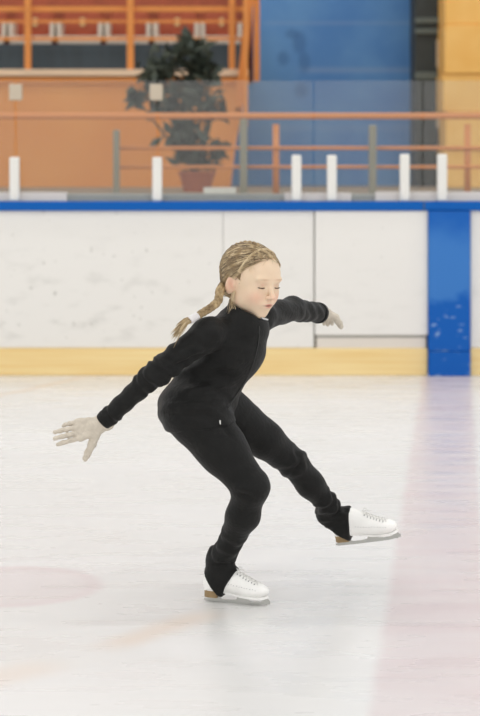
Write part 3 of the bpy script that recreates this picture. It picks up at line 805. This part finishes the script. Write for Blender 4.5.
# the long braid over the right shoulder to the tie
b0 = h2w(cap_project(V(-.022,-.09,-.022), -.004))
bp_ = [b0, at(220,291,5.90), at(218,301,5.875), at(211,307.5,5.85), at(203,312.5,5.83), at(196,317,5.815)]
plait(bp_, .0125, 'braid', hair)
tie = MB()
t0, t1 = at(197.5,315.5,5.818), at(189.5,320.5,5.806); ax2 = unit(t1-t0); u2 = unit(np.cross(ax2, V(0,1,0))); w2 = np.cross(ax2, u2)
tie.tube([t0+(t1-t0)*i/60+.0098*(u2*math.cos(i*.62)+w2*math.sin(i*.62)) for i in range(61)], .0032, 8)
tie.build('hair_tie', M['hairtie'], hair, smooth=True)
tail = [MB(), MB()]
e0 = at(191,319.5,5.808)
for i in range(150):
    tx = rng.normal(177,3.2); ty = 331+(tx-177)*-.7+rng.normal(2,3.8)
    e1 = at(tx, ty, 5.79+rng.normal(0,.006)); md = (e0+e1)/2+V(rng.normal(-.002,.003), rng.normal(0,.005), .006+rng.normal(0,.003))
    st0 = e0+rng.normal(0,.0035,3)
    tail[i % 2].tube([st0, st0*.35+md*.65+V(0,0,.001), md*.4+e1*.6, e1], [.0014,.0016,.0011,.0003], 4)
for b_, m_ in zip(tail, ('hair2','hair')): b_.build('braid_tail', M[m_], hair, smooth=True)['kind'] = 'stuff'
# loose wisps by the ear and forehead
ws = MB()
for i in range(16):
    y0 = rng.uniform(-.004,.012); a0 = h2w((-.066,y0-.004,-.026)); a1 = h2w((-.070+rng.normal(0,.003), y0-.002+rng.normal(0,.004),-.060)); a2 = a1+V(rng.normal(.002,.008), rng.normal(-.006,.004), -.030-rng.uniform(0,.02))
    ws.tube([a0, (a0+a1)/2+V(0,-.002,0), a1, (a1+a2)/2+V(rng.normal(.002,.002),-.003,0), a2], [.0007,.0007,.0006,.0005,.0002], 4)
for i in range(10):
    a = rng.uniform(-.9,.9); p = cap_project(V(math.sin(a)*.07,.06*math.cos(a),.072-.036*abs(a)), .001); q = cap_project(p+V(rng.normal(0,.008),.004,-.012), .003)
    ws.tube([h2w(cap_project(p+V(0,-.02,.02), .001)), h2w(p), h2w(q)], [.0008,.0006,.0002], 4)
ws.build('loose_wisps', M['hair2'], hair, smooth=True)['kind'] = 'stuff'

# ================================================================== RINK
YB = 12.2; sB = YB/F
bx = lambda px: (px-240)*sB
bz = lambda py: CH-(py-HY)*sB
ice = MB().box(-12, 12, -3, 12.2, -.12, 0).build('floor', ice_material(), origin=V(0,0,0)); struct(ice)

XL, XR = -7.0, 7.0
segs = [(XL, bx(223)-.001), (bx(223)+.001, bx(314)-.001), (bx(315), bx(427.8)), (bx(470.5), XR)]
labs = ['long white scuffed dasher board behind the braid and backward hand',
        'narrow white dasher board right behind the face between two seams', 'clean white dasher board with a bottom gap, left of the blue gate post', 'white dasher board sliver right of the blue gate post']
for i, ((a, b), l) in enumerate(zip(segs, labs)):
    z0 = bz(335) if i == 2 else bz(348)
    o = MB().box(a, b, YB+(0. if i != 2 else -.012), YB+.05, z0, bz(210.5)-.001, bev=.005).build('dasher_board', M['board'])
    tag(o, l, 'rink board', 'white rink boards')
o = MB().box(bx(316)+.004, bx(427)-.008, YB+.0, YB+.049, bz(348), bz(338)).build('filler_strip', M['sillw']); tag(o, 'pale filler strip between kickplate and the clean dasher board', 'strip')
o = MB().box(bx(316)+.004, bx(427)-.008, YB+.004, YB+.049, bz(338), bz(335)-.001).build('gap_shade', M['shade_strip']); tag(o, 'added thin grey strip coloured as the shaded gap under the clean dasher board', 'shade_strip')  # added strip, its grey stands in for the shadow in the gap
o = MB().box(XL, XR, YB+.052, YB+.10, 0.0, bz(211)).build('board_backing', M['seam']); tag(o, 'grey backing frame behind the white rink boards', 'frame')
o = MB().box(XL, bx(427.5), YB-.012, YB+.05, 0, bz(348)-.001, bev=.006).build('kickplate', M['kick']); tag(o, 'long pale yellow kickplate under the white boards, left of the blue post', 'kickplate')
o = MB().box(bx(470), XR, YB-.012, YB+.05, 0, bz(348)-.001, bev=.006).build('kickplate', M['kick']); tag(o, 'short pale yellow kickplate at the right edge, right of the blue post', 'kickplate')
e = empty('cap_rail', 'bright blue cap rail running along the top of the boards', 'rail', (0, YB+.02, bz(210)))
MB().box(XL, bx(423.2), YB-.03, YB+.10, bz(210.5), bz(201.5), bev=.006).build('rail_section', M['caprail'], e)
MB().box(bx(424.2), XR, YB-.03, YB+.10, bz(210.5), bz(201.5), bev=.006).build('rail_section', M['caprail'], e)
MB().box(bx(423.2), bx(424.2), YB-.026, YB+.09, bz(210), bz(202)).build('joint_strip', M['greenish'], e)
e = empty('gate_post', 'scuffed bright blue gate panel standing from ice to cap rail at right', 'gate panel', (bx(448.5), YB, 0))
MB().box(bx(428), bx(469.5), YB-.045, YB+.05, bz(350.6), bz(211), bev=.005).build('upper_panel', M['bluepanel'], e)
MB().box(bx(428), bx(469.5), YB-.052, YB+.05, .0, bz(351), bev=.005).build('kick_panel', M['bluepanel'], e)
# grey sill and white channel pieces on top
o = MB().box(XL, XR, YB+.101, YB+.32, bz(212), bz(194.5), bev=.004).build('sill', M['sill']); tag(o, 'grey metal sill running behind the blue cap rail', 'sill')
for (a, b, y0, y1, l) in ((-60,66,192.5,201,'white channel strip on the sill at the left edge'), (203,236,188,194,'short white channel strip behind the glass above the braid'), (285,352,193,201,'white channel strip under the two close white stub posts'), (376,560,192,201,'long white channel strip at the right end of the sill')):
    o = MB().box(bx(a), bx(b), YB+(.066 if y1 > 200 else .20), YB+(.084 if y1 > 200 else .24), bz(201.4) if y1 > 200 else bz(194.4), bz(y0), bev=.002).build('channel_strip', M['sillw'])
    tag(o, l, 'channel strip', 'white channel strips')
stubs = [(14,157,'leftmost white stub post at the left edge, under a pale glass clip'), (157,157,'white stub post in front of the dark plant'), (296.5,155,'left one of the close pair of white stub posts mid picture'),
         (332,155,'right one of the close pair of white stub posts mid picture'), (405,154,'white stub post in front of the dark pillar'), (442.5,154,'rightmost white stub post, before the yellow block')]
for px, py, l in stubs:
    o = MB().box(bx(px-4.8), bx(px+4.8), YB+.0, YB+.062, bz(201.4), bz(py), bev=.012).build('stub_post', M['whitepost'], smooth=False)
    tag(o, l, 'post', 'white stub posts on the boards')
gl = [(-130,13.2,'glass shield sheet at the left edge'), (14.8,156.2,'clear glass shield sheet between the two left stub posts'), (157.8,313.5,'clear glass shield sheet before the plant and the sloping orange rail'), (315,423.3,'clear glass shield sheet before the blue wall'), (424.8,560,'glass shield sheet at the right edge before the yellow block')]
for a, b, l in gl:
    o = MB().box(bx(a), bx(b), YB+.088, YB+.098, bz(201.4), bz(80)).build('glass_shield', M['glass']); tag(o, l, 'glass shield', 'glass shield sheets')
for px, l in ((14,'pale clip on the glass top edge at the left edge'), (155.5,'pale clip on the glass top edge in front of the plant')):
    o = MB().box(bx(px-6.5), bx(px+6.5), YB+.070, YB+.112, bz(100), bz(83.5), bev=.01).build('glass_clip', M['palegrey']); tag(o, l, 'clip', 'clips on the glass')

# ================================================================== STANDS behind the glass
ZF = 1.10
o = MB().box(XL-2, XR+2, 12.62, 24, 0, ZF).build('trim_1', M['floorst']); struct(o)
def S(Y):
    s = Y/F; return (lambda px: (px-240)*s), (lambda py: CH-(py-HY)*s)
# railing
Yr = 14.0; X_, Z_ = S(Yr)
e = empty('railing', 'orange tubular railing with three bars behind the glass', 'railing', (0, Yr, ZF))
for py, r, a in ((116,.024,-8),(148,.014,118),(167,.013,118)):
    MB().tube([V(X_(-500) if a < 0 else X_(118), Yr, Z_(py)), V(X_(900), Yr, Z_(py))], r, 10).build('rail', M['orange2'], e, smooth=True)
for px in (276,468): MB().tube([V(X_(px), Yr+.03, ZF), V(X_(px), Yr+.03, Z_(124))], .024, 10).build('post', M['orange2'], e, smooth=True)
for px, top, w, l in ((117,130,3.2,'grey metal post left of the plant behind the glass'), (243.5,119,3.8,'grey metal post at the foot of the sloping orange rail'), (372,125,3.8,'grey metal post in front of the blue wall')):
    o = MB().box(X_(px-w), X_(px+w), Yr-.09, Yr-.04, ZF, Z_(top), bev=.01).build('metal_post', M['greypost']); tag(o, l, 'post', 'grey posts behind the glass')
# orange wall with a sloping right end, ledge, dark riser, seats, framing
Yw = 18.0; X_, Z_ = S(Yw)
tp = Z_(77)
o = MB().prism([(XL-2, ZF), (X_(228), ZF), (X_(248), tp), (XL-2, tp)], Yw, Yw+.25).build('wall_left', M['owall']); struct(o)
o = MB().box(XL-2, X_(249), Yw-.06, Yw+1.16, Z_(76), Z_(69.5)).build('ledge', M['ledge']); tag(o, 'pale ledge on top of the orange wall under the dark band', 'ledge')
o = MB().box(XL-2, X_(249), Yw-.03, Yw+.03, Z_(84), Z_(77.5)).build('wall_trim', M['orange']); tag(o, 'orange trim strip just under the pale ledge', 'trim')
o = MB().box(XL-2, X_(246), Yw+.52, Yw+1.15, Z_(69.5), CH-(43-HY)*(Yw+.9)/F-.032).build('riser', M['darkpanel']); tag(o, 'dark slatted riser band under the brick red seats', 'riser')
e = empty('tier_railing', 'bright orange frame of posts and bars before the red seats', 'railing', (X_(120), Yw+.1, tp))
for px, w in ((27,3.2),(130,3.4),(232,3.2),(-76,3.2)):
    MB().box(X_(px-w), X_(px+w), Yw+.05, Yw+.11, Z_(69.2), Z_(-14), bev=.008).build('post', M['orange'], e)
for py, h in ((8,2.6),(20.5,1.3),(38,1.6)):
    MB().box(XL-1, X_(246), Yw+.111, Yw+.15, Z_(py+h), Z_(py-h)).build('rail', M['orange'], e)
def make_seat():
    r = empty('stadium_seat', '', 'seat', (0,0,0), 'brick red seats above the dark riser')
    MB().box(-.185,.185,.06,.10,.03,.34,bev=.015).build('backrest', M['seatred'], r)
    MB().box(-.185,.185,-.30,.058,.0,.045,bev=.012).build('seat_pan', M['orange'], r)
    MB().box(-.205,.205,-.335,-.302,-.03,.05,bev=.006).build('front_bar', M['seatframe'], r)
    for s1 in (-1,1): MB().box(s1*.200-.022, s1*.200+.022, -.30,.10,.012,.185,bev=.008).build('armrest', M['seatframe'], r)
    MB().box(-.022,.022,.045,.0595,.17,.25).build('number_tag', M['tag'], r)
    return r
proto = make_seat()
seatlab = ['brick red seat cut by the left frame edge behind the orange post', 'first whole brick red seat, crossed by the left orange post', 'brick red seat midway between the two left orange posts',
           'brick red seat behind the second orange post', 'brick red seat directly above the dark plant', 'rightmost brick red seat beside the sloping orange rail']
Ys = Yw+.90; Xs, Zs = S(Ys)
for i, px in enumerate((-13, 34.5, 82, 129.5, 177, 221.5)):
    if i == 0: r = proto
    else:
        r = proto.copy(); C.objects.link(r)
        for ch in proto.children:
            if ch is r: continue
            c = ch.copy(); C.objects.link(c); c.parent = r
    r.location = (Xs(px), Ys, Zs(43)); r['label'] = seatlab[i]
    if i == 5: r.scale = (.9,1,1)
o = MB().box(XL-2, X_(258), Yw+1.2, Yw+1.3, ZF+.8, 4.2).build('wall_back', M['seatred']); struct(o)
# sloping stair rail
e = empty('stair_rail', 'orange stair rail with a sloping stringer between orange and blue walls', 'railing', (X_(245), Yw-.2, ZF))
def slope(x0, y0, x1, y1, w, nm, Y0=Yw-.20):
    MB().prism([(X_(x0-w), Z_(y0)), (X_(x1-w), Z_(y1)), (X_(x1+w), Z_(y1)), (X_(x0+w), Z_(y0))], Y0, Y0+.06).build(nm, M['orange'], e)
slope(251,-8,238,112,3.8,'stringer'); slope(256.5,-8,256.5,82,3.0,'post', Yw-.13); slope(245.5,-8,245.5,128,2.2,'post', Yw-.26); slope(238,108,229,187,1.8,'lower_stringer')
# blue wall, pale bands and darker marks
Yb = 18.8; X_, Z_ = S(Yb)
o = MB().prism([(X_(222), ZF), (XR+2, ZF), (XR+2, 4.2), (X_(253), 4.2), (X_(253), Z_(84)), (X_(222), Z_(84))], Yb, Yb+.2).build('wall_right', bluewall_material()); struct(o)
# charcoal pillar with paler bands
Yp = 18.2; X_, Z_ = S(Yp)
e = empty('pillar', 'dark charcoal pillar with grey green bands between blue wall and yellow block', 'pillar', (X_(427), Yp+.15, ZF))
MB().box(X_(415), X_(440), Yp, Yp+.5, ZF, 4.1).build('shaft', M['charcoal'], e)
for y0, y1 in ((18,23.5),(29,34),(72,80)): MB().box(X_(414.5), X_(440.5), Yp-.03, Yp-.001, Z_(y1), Z_(y0), bev=.008).build('band', M['greenish'], e)
MB().box(X_(436), X_(443), Yp-.06, Yp-.031, Z_(68), Z_(40)).build('side_strip', M['palegrey'], e)
MB().box(X_(436), X_(444), Yp-.06, Yp-.031, Z_(128), Z_(112)).build('side_strip', M['palegrey'], e)
# yellow stepped block
Yy = 17.6; X_, Z_ = S(Yy)
e = empty('yellow_block', 'tall yellow block of stacked padded panels at the right edge', 'padded block', (X_(470), Yy, ZF))
ys = [188.5, 150, 112, 74, 24.5, -22]
for i in range(5):
    dx = (0, 1.5, -1, 0.5, 1)[i]
    MB().box(X_(444+dx), X_(560), Yy+(.0 if i % 2 else .02), Yy+.6, Z_(ys[i])+.001, Z_(ys[i+1])-.001, bev=.014).build('padded_panel', M['yellow'], e)
# dark bushy plant in a pot behind the railing
Yt = 15.6; X_, Z_ = S(Yt)
e = empty('potted_plant', 'dark bushy leafy plant in a reddish pot, blurred behind the glass', 'plant', (X_(195), Yt, ZF))
def blob_leaves(clusters, n):
    b = MB()
    for (x, y, r, w) in clusters:
        c = V(X_(x), Yt, Z_(y)); rr = r*Yt/F
        for i in range(int(n*w)):
            d = rng.normal(0, .5, 3); p = c+d*rr*V(1,.9,1)
            nrm = unit(rng.normal(0,1,3)); a = unit(np.cross(nrm, rng.normal(0,1,3))); q = np.cross(nrm, a); L = rng.uniform(.05,.10); W = L*.42
            k = len(b.v); b.v += [tuple(p-a*L), tuple(p-a*L*.2+q*W+nrm*.006), tuple(p+a*L), tuple(p-a*L*.2-q*W+nrm*.006)]; b.f.append([k,k+1,k+2,k+3])
    return b
CL = [(190,44,13,.9),(193,60,15,1.3),(165,58,14,.7),(154,74,13,1.5),(208,74,14,1.5),(168,72,10,.6),(192,88,16,1.3),(172,97,18,1.2),(197,103,20,1.6),(137,98,8,.8),(160,108,13,.7),(210,110,14,.8),(186,122,16,1.0),(180,138,15,1.3),(203,138,12,.5),(216,152,11,.8),(200,158,12,.9),(185,158,9,.5)]
lv = blob_leaves(CL, 40).build('foliage', M['leaf'], e); lv['kind'] = 'stuff'
tr = MB()
root = V(X_(196), Yt, Z_(176))
for (x, y, r, w) in CL[:12]:
    c = V(X_(x), Yt+rng.normal(0,.03), Z_(y)); tr.tube([root, root*.5+c*.5+V(rng.normal(0,.03),0,0), c], [.018,.012,.005], 6)
tr.build('stem', M['leaf'], e, smooth=True)
pot = MB(); pot.tube([V(X_(197),Yt,ZF), V(X_(197),Yt,ZF+.03), V(X_(197),Yt,Z_(176)), V(X_(197),Yt,Z_(174)), V(X_(197),Yt,Z_(171.5))], [.11,.115,.14,.155,.155], 24)
pot.build('pot', M['pot'], e, smooth=False)

# ================================================================== HALL (beyond the frame) and its lamps
o = MB().box(-12, 12, -3, 24, 8.0, 8.2).build('ceiling', M['ceil']); struct(o)
W = bpy.data.worlds.new('hall_air'); bpy.context.scene.world = W; W.use_nodes = True
W.node_tree.nodes['Background'].inputs[0].default_value = (1, .998, .990, 1); W.node_tree.nodes['Background'].inputs[1].default_value = WORLD = 1.25
def lamp(x, y, z, sx, sy, power, rot=(0,0,0)):
    l = bpy.data.lights.new('hall_lamp', 'AREA'); l.shape = 'RECTANGLE'; l.size = sx; l.size_y = sy; l.energy = power; l.color = (1,.99,.975)
    o = bpy.data.objects.new('hall_lamp', l); C.objects.link(o); o.location = (x, y, z); o.rotation_euler = rot
for y in (1.5, 6.5, 11.0, 16.0):
    for x in (-6, -2, 2, 6): lamp(x, y, 7.8, 1.6, .6, 50)

# ================================================================== CAMERA
cam = bpy.data.cameras.new('camera'); co = bpy.data.objects.new('camera', cam); C.objects.link(co)
co.location = (0, 0, CH); co.rotation_euler = (math.pi/2, 0, 0)
cam.sensor_fit = 'VERTICAL'; cam.sensor_height = 36; cam.sensor_width = 24; cam.lens = F/716*36
cam.shift_y = -(358-HY)/716; cam.clip_start = .1; cam.clip_end = 100
cam.dof.use_dof = True; cam.dof.focus_distance = 5.95; cam.dof.aperture_fstop = 3.7
sc = bpy.context.scene; sc.camera = co
sc.view_settings.view_transform = 'Standard'; sc.view_settings.look = 'None'; sc.view_settings.exposure = EXPO; sc.view_settings.gamma = 1.0
sc.view_settings.use_curve_mapping = False
